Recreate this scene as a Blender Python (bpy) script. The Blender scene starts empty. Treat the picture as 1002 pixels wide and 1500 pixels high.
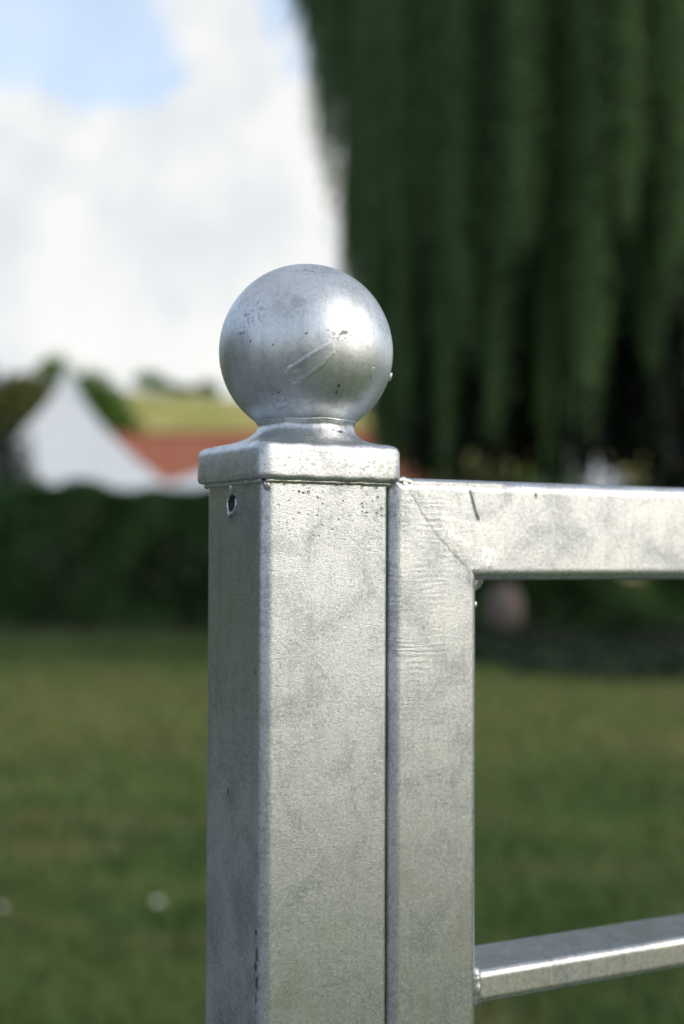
import bpy, bmesh, math, random
import numpy as np
from mathutils import Vector, Matrix

random.seed(7)
rng = np.random.default_rng(11)
scene = bpy.context.scene
col = scene.collection
R = math.radians

# ------------------------------------------------------------------ camera
FPX, CX, CY = 2074.0, 501.0, 750.0
PITCH, ROLL, YAW = R(1.815), R(0.242), R(28.69)
CAM_Z = 1.10
r0 = np.array([1.0, 0, 0]); f0 = np.array([0, math.cos(PITCH), math.sin(PITCH)]); u0 = np.cross(r0, f0)
rr = r0 * math.cos(ROLL) + u0 * math.sin(ROLL); uu = u0 * math.cos(ROLL) - r0 * math.sin(ROLL)
cam_d = bpy.data.cameras.new('camera'); cam = bpy.data.objects.new('camera', cam_d); col.objects.link(cam)
cam.matrix_world = Matrix(((rr[0], uu[0], -f0[0], 0), (rr[1], uu[1], -f0[1], 0), (rr[2], uu[2], -f0[2], CAM_Z), (0, 0, 0, 1)))
cam_d.sensor_fit = 'VERTICAL'; cam_d.sensor_height = 36; cam_d.sensor_width = 24
cam_d.lens = FPX * 36 / 1500
cam_d.clip_start = 0.05; cam_d.clip_end = 4000
cam_d.dof.use_dof = True; cam_d.dof.focus_distance = 0.597; cam_d.dof.aperture_fstop = 4.9
scene.camera = cam

# ------------------------------------------------------------------ view, sky, sun
scene.view_settings.view_transform = 'Standard'; scene.view_settings.look = 'None'
scene.view_settings.gamma = 1; scene.view_settings.use_curve_mapping = False
scene.view_settings.exposure = 0.93
SUN_EL, SUN_AZ = R(27), R(113)          # azimuth measured from the view direction towards the right
SKY = 0.15


def px_dir(px, py):
    d = f0 * FPX + rr * (px - CX) + uu * (CY - py)
    return d / np.linalg.norm(d)


def at(px, py, Y):
    """point of the pixel ray at the distance Y in front of the camera (photo pixels)"""
    d = px_dir(px, py); p = d * (Y / d[1])
    return Vector((p[0], p[1], p[2] + CAM_Z))


class NT:
    """small helper around a node tree"""
    def __init__(s, nt): s.t = nt
    def n(s, typ, **kw):
        nd = s.t.nodes.new(typ)
        for k, v in kw.items(): setattr(nd, k, v)
        return nd
    def put(s, sock, v):
        if hasattr(v, 'is_linked') or isinstance(v, bpy.types.NodeSocket): s.t.links.new(v, sock)
        elif v is not None: sock.default_value = v
    def math(s, op, a, b=None, c=None, clamp=False):
        nd = s.n('ShaderNodeMath', operation=op, use_clamp=clamp)
        s.put(nd.inputs[0], a)
        if b is not None: s.put(nd.inputs[1], b)
        if c is not None: s.put(nd.inputs[2], c)
        return nd.outputs[0]
    def vec(s, op, a, b=None, scale=None):
        nd = s.n('ShaderNodeVectorMath', operation=op)
        s.put(nd.inputs[0], a)
        if b is not None: s.put(nd.inputs[1], b)
        if scale is not None: s.put(nd.inputs['Scale'], scale)
        return nd.outputs['Value'] if op in ('DOT_PRODUCT', 'LENGTH', 'DISTANCE') else nd.outputs['Vector']
    def noise(s, vec, scale, detail=4, rough=.55, dist=0, out='Fac'):
        nd = s.n('ShaderNodeTexNoise')
        s.put(nd.inputs['Vector'], vec); nd.inputs['Scale'].default_value = scale
        nd.inputs['Detail'].default_value = detail; nd.inputs['Roughness'].default_value = rough
        nd.inputs['Distortion'].default_value = dist
        return nd.outputs[out]
    def ramp(s, v, lo, hi, a=0.0, b=1.0):
        nd = s.n('ShaderNodeMapRange', interpolation_type='SMOOTHSTEP', clamp=True)
        s.put(nd.inputs[0], v)
        for i, x in zip((1, 2, 3, 4), (lo, hi, a, b)): s.put(nd.inputs[i], x)
        return nd.outputs[0]
    def mix(s, fac, a, b, blend='MIX'):
        nd = s.n('ShaderNodeMix', data_type='RGBA', blend_type=blend)
        s.put(nd.inputs[0], fac)
        for i, v in ((6, a), (7, b)):
            if isinstance(v, (tuple, list)): v = tuple(v) + ((1.0,) if len(v) == 3 else ())
            s.put(nd.inputs[i], v)
        return nd.outputs[2]
    def stretch(s, vec, sc):
        nd = s.n('ShaderNodeMapping'); s.put(nd.inputs[0], vec); nd.inputs['Scale'].default_value = sc
        return nd.outputs[0]


world = bpy.data.worlds.new('World'); scene.world = world; world.use_nodes = True
w = NT(world.node_tree); bg = world.node_tree.nodes['Background']
sky = w.n('ShaderNodeTexSky', sky_type='NISHITA', sun_disc=False, sun_elevation=SUN_EL, sun_rotation=SUN_AZ)
tc = w.n('ShaderNodeTexCoord').outputs['Generated']
wob = w.vec('SCALE', w.vec('SUBTRACT', w.noise(tc, 9, 5, .6, out='Color'), (.5, .5, .5)), scale=.13)
dirw = w.vec('NORMALIZE', w.vec('ADD', tc, wob))
F = w.math('MULTIPLY', w.math('SUBTRACT', w.noise(tc, 3.6, 5, .55), .56), 2.6)
for (px, py, rad, sg) in ((50, 175, 110, 1.3), (300, 190, 150, 1.3), (330, 60, 110, 1.1), (430, 240, 150, 1.2), (150, 380, 260, 1.0),
                          (110, 0, 120, -1.5), (190, 115, 62, -1.6), (440, 5, 115, -2.0), (0, 20, 90, -1.1)):
    dv = px_dir(px, py)
    q = w.math('SUBTRACT', 1.0, w.vec('DOT_PRODUCT', dirw, tuple(dv)))
    e = w.math('EXPONENT', w.math('MULTIPLY', q, -2.0 / (rad / FPX) ** 2))
    F = w.math('ADD', F, w.math('MULTIPLY', e, sg))
zz = w.n('ShaderNodeSeparateXYZ'); w.put(zz.inputs[0], tc)
F = w.math('ADD', F, w.ramp(zz.outputs[2], .07, .24, .9, 0.0))
mask = w.ramp(F, -.65, .75)
puff = w.noise(tc, 11, 5, .55)
cl = w.mix(w.ramp(puff, .38, .62), (2.78, 2.90, 2.98), (3.45, 3.42, 3.32))
w.put(bg.inputs[0], w.mix(w.ramp(mask, 0, 1, .42, .97), sky.outputs[0], cl)); bg.inputs[1].default_value = SKY

sun_d = bpy.data.lights.new('sun', 'SUN'); sun = bpy.data.objects.new('sun', sun_d); col.objects.link(sun)
sun_d.energy = .82; sun_d.angle = R(60); sun_d.color = (1.0, .84, .65)
sv = Vector((math.sin(SUN_AZ) * math.cos(SUN_EL), math.cos(SUN_AZ) * math.cos(SUN_EL), math.sin(SUN_EL)))
sun.rotation_euler = sv.to_track_quat('Z', 'Y').to_euler(); sun.location = sv * 60


# ------------------------------------------------------------------ object helpers
def empty(name, label, cat, loc=(0, 0, 0), rz=0.0, group=None):
    o = bpy.data.objects.new(name, None); col.objects.link(o); o.empty_display_size = .1
    o.location = loc; o.rotation_euler = (0, 0, rz)
    o['label'] = label; o['category'] = cat
    if group: o['group'] = group
    return o


def link(name, me, mat, parent=None, kind=None, label=None, cat=None, smooth=True, sharp=35):
    me.name = name
    if mat is not None and not me.materials: me.materials.append(mat)
    if smooth:
        me.polygons.foreach_set('use_smooth', np.ones(len(me.polygons), bool))
        if sharp: me.set_sharp_from_angle(angle=R(sharp))
    o = bpy.data.objects.new(name, me); col.objects.link(o)
    if parent: o.parent = parent
    if kind: o['kind'] = kind
    if label: o['label'] = label
    if cat: o['category'] = cat
    return o


def mesh_np(V, Fc):
    """V (n,3), Fc (m,k) equal-sized faces"""
    V = np.asarray(V, np.float32); Fc = np.asarray(Fc, np.int32)
    me = bpy.data.meshes.new('m'); k = Fc.shape[1]
    me.vertices.add(len(V)); me.vertices.foreach_set('co', V.ravel())
    me.loops.add(Fc.size); me.loops.foreach_set('vertex_index', Fc.ravel())
    me.polygons.add(len(Fc)); me.polygons.foreach_set('loop_start', np.arange(len(Fc), dtype=np.int32) * k)
    me.update(calc_edges=True); me.validate()
    return me


def loft(rings, cap0=True, cap1=True, closed=True):
    n = len(rings[0]); V = [tuple(p) for r_ in rings for p in r_]; Fc = []
    for i in range(len(rings) - 1):
        for j in range(n if closed else n - 1):
            a = i * n + j; b = i * n + (j + 1) % n
            Fc.append((a, b, b + n, a + n))
    if cap0: Fc.append(tuple(range(n))[::-1])
    if cap1: Fc.append(tuple(range((len(rings) - 1) * n, len(rings) * n)))
    me = bpy.data.meshes.new('m'); me.from_pydata(V, [], Fc); me.update()
    return me


def join(meshes):
    bm = bmesh.new()
    for m in meshes: bm.from_mesh(m)
    me = bpy.data.meshes.new('m'); bm.to_mesh(me); bm.free()
    return me


def rrect(hx, hy, r, n=7, s=.0006):
    """rounded rectangle with support points close to the corners"""
    P = []
    for cx, cy, a0 in ((hx - r, hy - r, 0), (-hx + r, hy - r, 90), (-hx + r, -hy + r, 180), (hx - r, -hy + r, 270)):
        arc = [(cx + r * math.cos(R(a0 + 90 * i / n)), cy + r * math.sin(R(a0 + 90 * i / n))) for i in range(n + 1)]
        t0 = R(a0 + 90 - 180); t1 = R(a0 + 90)
        P.append((arc[0][0] - s * math.cos(R(a0 + 90)), arc[0][1] - s * math.sin(R(a0 + 90))))
        P += arc
        P.append((arc[-1][0] + s * math.cos(R(a0 + 180)), arc[-1][1] + s * math.sin(R(a0 + 180))))
    return P


def tube(pts, rad, n=10, caps=True):
    pts = [Vector(p) for p in pts]; rings = []
    rad = [rad] * len(pts) if not hasattr(rad, '__len__') else rad
    for i, p in enumerate(pts):
        t = (pts[min(i + 1, len(pts) - 1)] - pts[max(i - 1, 0)]).normalized()
        a = t.cross(Vector((0, 0, 1)) if abs(t.z) < .9 else Vector((1, 0, 0))).normalized(); b = t.cross(a)
        rings.append([p + (a * math.cos(2 * math.pi * k / n) + b * math.sin(2 * math.pi * k / n)) * rad[i] for k in range(n)])
    return loft(rings, caps, caps)


def cards(C, size, aspect=.5, upright=0.0):
    """leaf cards: C (n,3) centres, size (n,), random orientation"""
    n = len(C); a = rng.normal(size=(n, 3)); a[:, 2] *= (1 - upright)
    a /= np.linalg.norm(a, axis=1, keepdims=True)
    b = np.cross(a, rng.normal(size=(n, 3))); b /= np.linalg.norm(b, axis=1, keepdims=True)
    s = np.asarray(size).reshape(-1, 1) * .5
    V = np.stack([C + a * s, C + b * s * aspect, C - a * s, C - b * s * aspect], 1).reshape(-1, 3)
    return V


def cards_mesh(V):
    return mesh_np(V, np.arange(len(V)).reshape(-1, 4))


# ------------------------------------------------------------------ materials
def new_mat(name):
    m = bpy.data.materials.new(name); m.use_nodes = True
    t = NT(m.node_tree); b = m.node_tree.nodes['Principled BSDF']
    return m, t, b


def leaf_mat(name, c0, c1, c2=None, trans=.25, spec=.3):
    m, t, b = new_mat(name)
    rnd = t.n('ShaderNodeNewGeometry').outputs['Random Per Island']
    pos = t.n('ShaderNodeNewGeometry').outputs['Position']
    c = t.mix(rnd, c0, c1)
    if c2: c = t.mix(t.ramp(t.noise(pos, .9, 3), .45, .65), c, c2)
    t.put(b.inputs['Base Color'], c); b.inputs['Roughness'].default_value = .5
    b.inputs['Specular IOR Level'].default_value = spec
    tr = t.n('ShaderNodeBsdfTranslucent'); t.put(tr.inputs[0], c)
    mx = t.n('ShaderNodeMixShader'); mx.inputs[0].default_value = trans
    t.t.links.new(b.outputs[0], mx.inputs[1]); t.t.links.new(tr.outputs[0], mx.inputs[2])
    t.t.links.new(mx.outputs[0], t.t.nodes['Material Output'].inputs[0])
    return m


def plain_mat(name, c0, c1, rough=.7, scale=6, bump=0.0):
    m, t, b = new_mat(name)
    oc = t.n('ShaderNodeTexCoord').outputs['Object']
    nz = t.noise(oc, scale, 5)
    t.put(b.inputs['Base Color'], t.mix(t.ramp(nz, .3, .7), c0, c1)); b.inputs['Roughness'].default_value = rough
    if bump:
        bp = t.n('ShaderNodeBump'); t.put(bp.inputs['Height'], t.noise(oc, scale * 4, 4)); bp.inputs['Distance'].default_value = bump
        t.put(b.inputs['Normal'], bp.outputs[0])
    return m


def galv(name, tint=(.59, .625, .66), dark=(.35, .385, .41), rough=(.36, .5), grain=.00016, gscale=900, marks=(), pits=None, ripple=None,
         streak=0.0, blot=38, specks=(), grainmask=None, side=False, wave=1.6, fleck=.42):
    """hot dip galvanised steel. marks: (centre, radii, strength) stains; specks: (centre, radii) regions of dark dots;
    pits: (z0,z1) zone of small craters; ripple: (x0,x1,z0,z1) ground zone"""
    m, t, b = new_mat(name)
    oc = t.n('ShaderNodeTexCoord').outputs['Object']
    xyz = t.n('ShaderNodeSeparateXYZ'); t.put(xyz.inputs[0], oc)
    big = t.noise(oc, blot, 5, .6, .6)
    sml = t.noise(oc, 420, 4, .6)
    stz = t.noise(t.stretch(oc, (1, 1, .12)), 170, 3, .6)
    fac = t.ramp(t.math('ADD', t.math('MULTIPLY', big, .7), t.math('MULTIPLY', sml, .3)), .42, .66)
    mid = t.noise(t.vec('ADD', oc, (.31, .17, .05)), 90, 4, .65, 1.0)
    c = t.mix(fac, tint, dark)
    c = t.mix(t.math('MULTIPLY', t.ramp(mid, .52, .72), .2), c, tuple(x * .8 for x in dark))
    c = t.mix(t.math('MULTIPLY', t.ramp(stz, .48, .72), .22 + streak), c, tuple(x * .72 for x in dark))
    # small bright crystals and dull flecks of the coating
    fl = t.noise(oc, 1500, 2, .5)
    fl2 = t.noise(oc, 760, 3, .6)
    c = t.mix(t.math('MULTIPLY', t.ramp(fl2, .54, .66), fleck), c, (.86, .87, .87))
    c = t.mix(t.math('MULTIPLY', t.ramp(fl2, .46, .34), fleck), c, (.20, .22, .23))
    c = t.mix(t.math('MULTIPLY', t.ramp(fl, .55, .75), .35), c, (.80, .80, .78))
    c = t.mix(t.math('MULTIPLY', t.ramp(fl, .42, .25), .35), c, (.30, .31, .31))
    rg = t.ramp(big, .3, .7, rough[0], rough[1])
    h = t.math('ADD', t.noise(oc, gscale, 3, .6), t.math('MULTIPLY', t.noise(oc, gscale * .33, 2), .32))
    if side: h = t.math('MULTIPLY', h, t.ramp(xyz.outputs[0], .0006, .004, .3, 1.0))
    if grainmask:
        h = t.math('MULTIPLY', h, t.ramp(xyz.outputs[2], grainmask[0], grainmask[1], .45, 1.0))
    h = t.math('ADD', h, t.math('MULTIPLY', t.noise(oc, 60, 3), wave))
    wobble = t.vec('SCALE', t.vec('SUBTRACT', t.noise(oc, 500, 3, .6, out='Color'), (.5, .5, .5)), scale=.0016)
    pw = t.vec('ADD', oc, wobble)
    vor = t.n('ShaderNodeTexVoronoi', feature='F1'); t.put(vor.inputs['Vector'], pw); vor.inputs['Scale'].default_value = 420
    dots = t.ramp(vor.outputs['Distance'], .34, .14)
    vsep = t.n('ShaderNodeSeparateColor'); t.put(vsep.inputs[0], vor.outputs['Color'])
    pick = t.math('MULTIPLY', dots, t.ramp(vsep.outputs[0], .62, .66))
    if pits:
        zone = t.math('MULTIPLY', t.ramp(xyz.outputs[2], pits[0], pits[1]), t.math('MULTIPLY', t.ramp(xyz.outputs[0], .004, .008), t.ramp(t.noise(oc, 70, 2), .4, .6, .3, 1)))
        hole = t.math('MULTIPLY', pick, zone)
        h = t.math('SUBTRACT', h, t.math('MULTIPLY', hole, 2.6))
        c = t.mix(t.math('MULTIPLY', hole, .45), c, (.2, .2, .2))
    if ripple:
        x0, x1, z0, z1 = ripple
        wv = t.n('ShaderNodeTexWave', wave_type='BANDS', bands_direction='Z'); t.put(wv.inputs['Vector'], t.stretch(oc, (.25, 1, 1)))
        wv.inputs['Scale'].default_value = 125; wv.inputs['Distortion'].default_value = 11
        wv.inputs['Detail'].default_value = 3; wv.inputs['Detail Scale'].default_value = 1.2
        zn = t.math('MULTIPLY', t.ramp(xyz.outputs[0], x1, x0), t.ramp(xyz.outputs[2], z0, z1))
        zn = t.math('MULTIPLY', zn, t.ramp(t.noise(oc, 75, 4), .42, .66, .05, 1))
        h = t.math('ADD', h, t.math('MULTIPLY', t.math('MULTIPLY', wv.outputs[0], zn), .36))
    for (ce, ra, st) in marks:
        d = t.vec('LENGTH', t.vec('DIVIDE', t.vec('SUBTRACT', pw, tuple(ce)), tuple(ra)))
        k = t.math('MULTIPLY', t.ramp(d, 1.0, .55), st)
        c = t.mix(k, c, (.07, .07, .07))
    for (ce, ra, *cc) in specks:
        d = t.vec('LENGTH', t.vec('DIVIDE', t.vec('SUBTRACT', pw, tuple(ce)), tuple(ra)))
        k = t.math('MULTIPLY', t.ramp(d, 1.0, .3), t.ramp(t.noise(pw, 620, 3, .6), .52, .6))
        c = t.mix(t.math('MULTIPLY', k, .5), c, (.14, .14, .14))
    b.inputs['Metallic'].default_value = 1.0
    t.put(b.inputs['Base Color'], c); t.put(b.inputs['Roughness'], rg)
    bp = t.n('ShaderNodeBump'); bp.inputs['Strength'].default_value = 1; bp.inputs['Distance'].default_value = grain
    t.put(bp.inputs['Height'], h); t.put(b.inputs['Normal'], bp.outputs[0])
    return m


M = {}
M['hedge'] = leaf_mat('hedge_leaf', (.055, .14, .04), (.11, .24, .065), (.06, .12, .04), .3, .5)
M['willow'] = leaf_mat('willow_leaf', (.075, .15, .055), (.15, .245, .09), None, .4)
M['willow_shade'] = leaf_mat('willow_shaded_leaf', (.008, .016, .008), (.012, .024, .011), None, .1)  # near-black copy of the willow leaf, inner shade painted in
M['tree'] = leaf_mat('tree_leaf', (.08, .18, .03), (.15, .28, .05), None, .35)
M['olive'] = leaf_mat('olive_leaf', (.09, .115, .03), (.14, .155, .045), (.10, .09, .04), .25)
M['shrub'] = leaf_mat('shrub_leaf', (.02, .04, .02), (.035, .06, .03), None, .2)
M['bark'] = plain_mat('bark', (.035, .022, .016), (.075, .05, .036), .9, 14, .02)
M['canvas'] = plain_mat('white_canvas', (.60, .64, .68), (.66, .70, .73), .6, 2)
M['pole'] = plain_mat('pole_paint', (.5, .5, .5), (.55, .55, .55), .4, 9)
M['wall'] = plain_mat('brick_wall', (.20, .08, .05), (.28, .13, .09), .9, 3)
M['stone'] = plain_mat('pale_stone', (.22, .18, .175), (.30, .25, .24), .85, 9, .01)
M['petal'] = plain_mat('cream_petal', (.80, .70, .45), (.88, .80, .58), .6, 30)
M['white_petal'] = plain_mat('white_petal', (.78, .78, .74), (.85, .85, .82), .6, 90)
M['yolk'] = plain_mat('yellow_centre', (.6, .4, .03), (.7, .5, .05), .7, 200)
M['soil'] = plain_mat('soil', (.035, .025, .018), (.075, .05, .035), .95, 5, .02)

# roof tiles: rust red, courses as relief (60 m away)
m, t, b = new_mat('rust_tiles'); oc = t.n('ShaderNodeTexCoord').outputs['Object']
t.put(b.inputs['Base Color'], t.mix(t.ramp(t.noise(oc, 2.2, 6, .65), .3, .7), (.33, .10, .055), (.43, .17, .105))); b.inputs['Roughness'].default_value = .85
wv = t.n('ShaderNodeTexWave', wave_type='BANDS', bands_direction='Z'); t.put(wv.inputs['Vector'], oc); wv.inputs['Scale'].default_value = 1.6
bp = t.n('ShaderNodeBump'); bp.inputs['Distance'].default_value = .04; t.put(bp.inputs['Height'], wv.outputs[0]); t.put(b.inputs['Normal'], bp.outputs[0])
M['tiles'] = m


def lawn_colour(t, pos):
    st = t.stretch(pos, (.55, 1.0, 1.0))
    a = t.noise(st, 1.0, 4, .6); bb = t.noise(st, 2.3, 4, .6); cc = t.noise(pos, 7, 3, .6)
    c = t.mix(t.ramp(a, .38, .62), (.050, .108, .028), (.105, .158, .046))
    c = t.mix(t.math('MULTIPLY', t.ramp(bb, .5, .68), .75), c, (.23, .185, .095))
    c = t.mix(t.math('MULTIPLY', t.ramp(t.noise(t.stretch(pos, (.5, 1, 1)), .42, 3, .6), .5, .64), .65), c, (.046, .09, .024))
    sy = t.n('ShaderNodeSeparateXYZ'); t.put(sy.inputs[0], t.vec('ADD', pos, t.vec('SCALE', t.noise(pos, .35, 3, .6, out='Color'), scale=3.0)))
    sunlit = t.math('MULTIPLY', t.ramp(sy.outputs[1], 7.5, 11.0), t.ramp(sy.outputs[1], 16.5, 13.0))      # strip of sunlight painted across the lawn as paler colour
    c = t.mix(t.math('MULTIPLY', sunlit, .7), c, t.mix(t.ramp(bb, .4, .6), (.155, .205, .055), (.23, .205, .085)))
    return t.mix(t.math('MULTIPLY', t.ramp(cc, .5, .7), .4), c, (.08, .135, .04))


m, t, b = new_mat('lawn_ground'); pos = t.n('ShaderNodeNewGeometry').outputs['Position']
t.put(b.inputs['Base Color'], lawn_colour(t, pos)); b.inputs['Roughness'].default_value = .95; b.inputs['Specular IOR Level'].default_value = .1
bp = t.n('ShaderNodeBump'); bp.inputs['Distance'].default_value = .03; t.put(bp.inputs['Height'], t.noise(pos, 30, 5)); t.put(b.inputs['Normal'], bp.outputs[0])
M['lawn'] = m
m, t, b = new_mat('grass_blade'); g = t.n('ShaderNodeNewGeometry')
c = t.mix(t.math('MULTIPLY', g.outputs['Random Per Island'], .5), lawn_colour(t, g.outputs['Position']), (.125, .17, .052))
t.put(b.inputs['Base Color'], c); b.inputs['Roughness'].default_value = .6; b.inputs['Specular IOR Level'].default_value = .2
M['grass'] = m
m, t, b = new_mat('hill_meadow'); pos = t.n('ShaderNodeNewGeometry').outputs['Position']
c = t.mix(t.ramp(t.noise(t.stretch(pos, (1, .35, 1)), .07, 5, .6), .4, .6), (.30, .29, .065), (.42, .36, .11))
c = t.mix(t.math('MULTIPLY', t.ramp(t.noise(pos, .25, 5, .65), .52, .66), .7), c, (.16, .18, .035))
t.put(b.inputs['Base Color'], c); b.inputs['Roughness'].default_value = .95
M['hill'] = m

# ------------------------------------------------------------------ setting: ground, hill, soil bed
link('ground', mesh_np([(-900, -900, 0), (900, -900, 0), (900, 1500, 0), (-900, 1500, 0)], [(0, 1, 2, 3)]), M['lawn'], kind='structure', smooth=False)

nx, ny = 90, 40
X, Yg = np.meshgrid(np.linspace(-330, 330, nx), np.linspace(85, 420, ny))
prof = np.clip((Yg - 85) / 135, 0, 1); prof = prof * prof * (3 - 2 * prof); back = np.clip((420 - Yg) / 190, 0, 1); back = back * back * (3 - 2 * back)
Hh = (27.2 - .085 * (X + 34) + 1.5 * np.sin(X / 37.0) - .0004 * (X + 20) ** 2 * (X > -20)) * prof * back - .05
Hh = np.maximum(Hh, -.05)
V = np.stack([X, Yg, Hh], -1).reshape(-1, 3)
idx = np.arange(nx * ny).reshape(ny, nx)
Fq = np.stack([idx[:-1, :-1], idx[:-1, 1:], idx[1:, 1:], idx[1:, :-1]], -1).reshape(-1, 4)
link('hill', mesh_np(V, Fq), M['hill'], kind='structure')


def hill_z(x, y):
    i = int(round((y - 85) / 335 * (ny - 1))); j = int(round((x + 330) / 660 * (nx - 1)))
    return float(Hh[max(0, min(ny - 1, i)), max(0, min(nx - 1, j))])


bedV = []
xs = np.linspace(-15, 15, 90)
for yy, zz_ in ((20.2, .004), (20.5, .03), (21.6, .05), (22.6, .03), (23, .004)):
    for x in xs: bedV.append((x, yy + rng.normal() * .06, zz_ + abs(rng.normal()) * .012))
idx = np.arange(len(bedV)).reshape(5, 90)
Fq = np.stack([idx[:-1, :-1], idx[:-1, 1:], idx[1:, 1:], idx[1:, :-1]], -1).reshape(-1, 4)
link('soil_bed', mesh_np(bedV, Fq), M['soil'], kind='structure')

# grey path added out of view, so the metal reflects its blue-grey
m, t, b = new_mat('added_path_asphalt'); pos = t.n('ShaderNodeNewGeometry').outputs['Position']
t.put(b.inputs['Base Color'], t.mix(t.ramp(t.noise(pos, 60, 5, .7), .35, .65), (.11, .115, .125), (.20, .205, .215))); b.inputs['Roughness'].default_value = .85
bp = t.n('ShaderNodeBump'); bp.inputs['Distance'].default_value = .004; t.put(bp.inputs['Height'], t.noise(pos, 140, 4)); t.put(b.inputs['Normal'], bp.outputs[0])
link('path', mesh_np([(-13, -7, .006), (.5, -7, .006), (.5, 1.3, .006), (-1.3, 1.3, .006), (-3.4, 5.5, .006), (-13, 6.5, .006)], [(0, 1, 2, 3, 4, 5)]), m, kind='structure', smooth=False)


def on_added_path(x, y):
    return ((y < 1.32) & (x < .5)) | ((y < 6.5) & (x < -1.3 - (y - 1.3) * .5))


# ------------------------------------------------------------------ grass
n = 170000
Yb = np.exp(rng.uniform(math.log(.7), math.log(20.6), n)); xb = rng.uniform(-1, 1, n) * (.42 * Yb + .9)
keep = ~on_added_path(xb, Yb)
Yb, xb = Yb[keep], xb[keep]; n = len(Yb)
hgt = rng.uniform(.018, .05, n) * (1 + Yb * .02); wd = rng.uniform(.0016, .0032, n) * (1 + Yb * .35)
an = rng.uniform(0, 2 * math.pi, n); le = rng.normal(size=(n, 2)) * hgt[:, None] * .45
V = np.zeros((n, 3, 3))
V[:, 0] = np.stack([xb - np.cos(an) * wd, Yb - np.sin(an) * wd, np.zeros(n)], 1)
V[:, 1] = np.stack([xb + np.cos(an) * wd, Yb + np.sin(an) * wd, np.zeros(n)], 1)
V[:, 2] = np.stack([xb + le[:, 0], Yb + le[:, 1], hgt], 1)
link('grass', mesh_np(V.reshape(-1, 3), np.arange(3 * n).reshape(-1, 3)), M['grass'], kind='stuff', label='short mown green lawn grass with dried-out brownish patches', cat='grass', smooth=False)

# ------------------------------------------------------------------ gate post
# frame of the post: origin at its front left corner on the ground, x along the gate, y into the depth
CPX, CPY, CPZ = -.25197, -.52839, -.03206
c_, s_ = math.cos(YAW), math.sin(YAW)
POST = Vector((c_ * -CPX - s_ * -CPY, s_ * -CPX + c_ * -CPY, 0))
Z0 = CAM_Z - CPZ                               # underside of the cap above the ground
MM = .001


def to_post(d):                                # world direction -> post frame
    return np.array([c_ * d[0] + s_ * d[1], -s_ * d[0] + c_ * d[1], d[2]])


BALL_C = np.array([.034, .028, Z0 + .0588]); BALL_R = .0385
CAM_P = np.array([CPX, CPY, CAM_Z])


def on_ball(px, py, rad=BALL_R):
    """point of the ball's surface, in the post frame"""
    d = to_post(px_dir(px, py)); oc_ = CAM_P - BALL_C
    bq = d @ oc_; disc = bq * bq - (oc_ @ oc_ - rad * rad)
    return CAM_P + d * (-bq - math.sqrt(max(disc, 0)))


def zz3(z): return Z0 + z * MM


marks_post = [((0, .0333, zz3(-133.5)), (.002, .0009, .0022), .9),
              ((.001, .0045, zz3(-187)), (.004, .0012, .0016), .9), ((.001, .0040, zz3(-196)), (.004, .0009, .004), .8),
              ((.001, .0046, zz3(-201)), (.004, .0014, .0022), .9), ((.001, .0038, zz3(-207)), (.004, .0010, .0030), .9),
              ((.001, .0042, zz3(-214)), (.004, .0008, .0016), .8), ((.001, .0060, zz3(-80)), (.004, .0007, .0013), .7),
              ((.0, .020, zz3(-70)), (.003, .0006, .0014), .4)]
specks_post = [((.001, .004, zz3(-205)), (.005, .003, .03))]
M['post'] = galv('galvanised_post', marks=marks_post, specks=specks_post, pits=(zz3(-34), zz3(-3)), grain=.00019, gscale=1700, side=True, wave=1.0, rough=(.33, .43), grainmask=(zz3(-230), zz3(-60)))
marks_gate = [((.1389, 0, zz3(-3.6)), (.0009, .003, .0022), .9)]
M['gate'] = galv('galvanised_gate', marks=marks_gate, grain=.00014, gscale=1700, wave=1.0, rough=(.33, .43), ripple=(.078, .100, zz3(-150), zz3(-40)), grainmask=(zz3(-230), zz3(-60)))
M['bar'] = galv('galvanised_bar', tint=(.68, .685, .68), grain=.00005, gscale=900, wave=.8, fleck=.3, rough=(.36, .46))
M['weld'] = galv('galvanised_weld', tint=(.70, .70, .69), dark=(.56, .57, .56), grain=.00012, gscale=650, rough=(.3, .42))
marks_cap = [(to, ra, st) for to, ra, st in (
    ((.040, .0045, zz3(22)), (.0028, .004, .0010), .95), ((.045, .005, zz3(21.4)), (.0022, .004, .0009), .95), ((.036, .004, zz3(22.6)), (.0012, .004, .0007), .8),
    ((.0225, .0035, zz3(24.5)), (.0014, .004, .0005), .4))]
specks_cap = [((.012, -.003, zz3(7)), (.016, .004, .006)), ((.050, -.003, zz3(6)), (.02, .004, .007))]
M['cap'] = galv('galvanised_cap', marks=marks_cap, specks=specks_cap, grain=.00012, gscale=1100, fleck=.4, rough=(.36, .48))
bmarks = []
for (px, py, a, b_, st) in ((505, 487, .0020, .0012, .8), (500, 489, .0010, .0008, .8), (496, 566, .0008, .0022, .85), (493, 575, .0008, .0016, .7), (449, 488, .0008, .0008, .8),
                            (367, 500, .0007, .0007, .8), (352, 489, .0009, .0006, .6), (408, 575, .0008, .0006, .7), (437, 442, .0045, .0032, .22), (480, 484, .0012, .0006, .5),
                            (360, 462, .0012, .0012, .5), (400, 505, .0006, .0006, .7)):
    bmarks.append((on_ball(px, py) - BALL_C, (a, a, b_), st))
bspecks = [(on_ball(415, 590) - BALL_C, (.006, .006, .005)), (on_ball(372, 460) - BALL_C, (.009, .009, .010)), (on_ball(500, 492) - BALL_C, (.009, .009, .004)), (on_ball(355, 490) - BALL_C, (.006, .006, .006)), (on_ball(455, 395) - BALL_C, (.012, .012, .005))]
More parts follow.
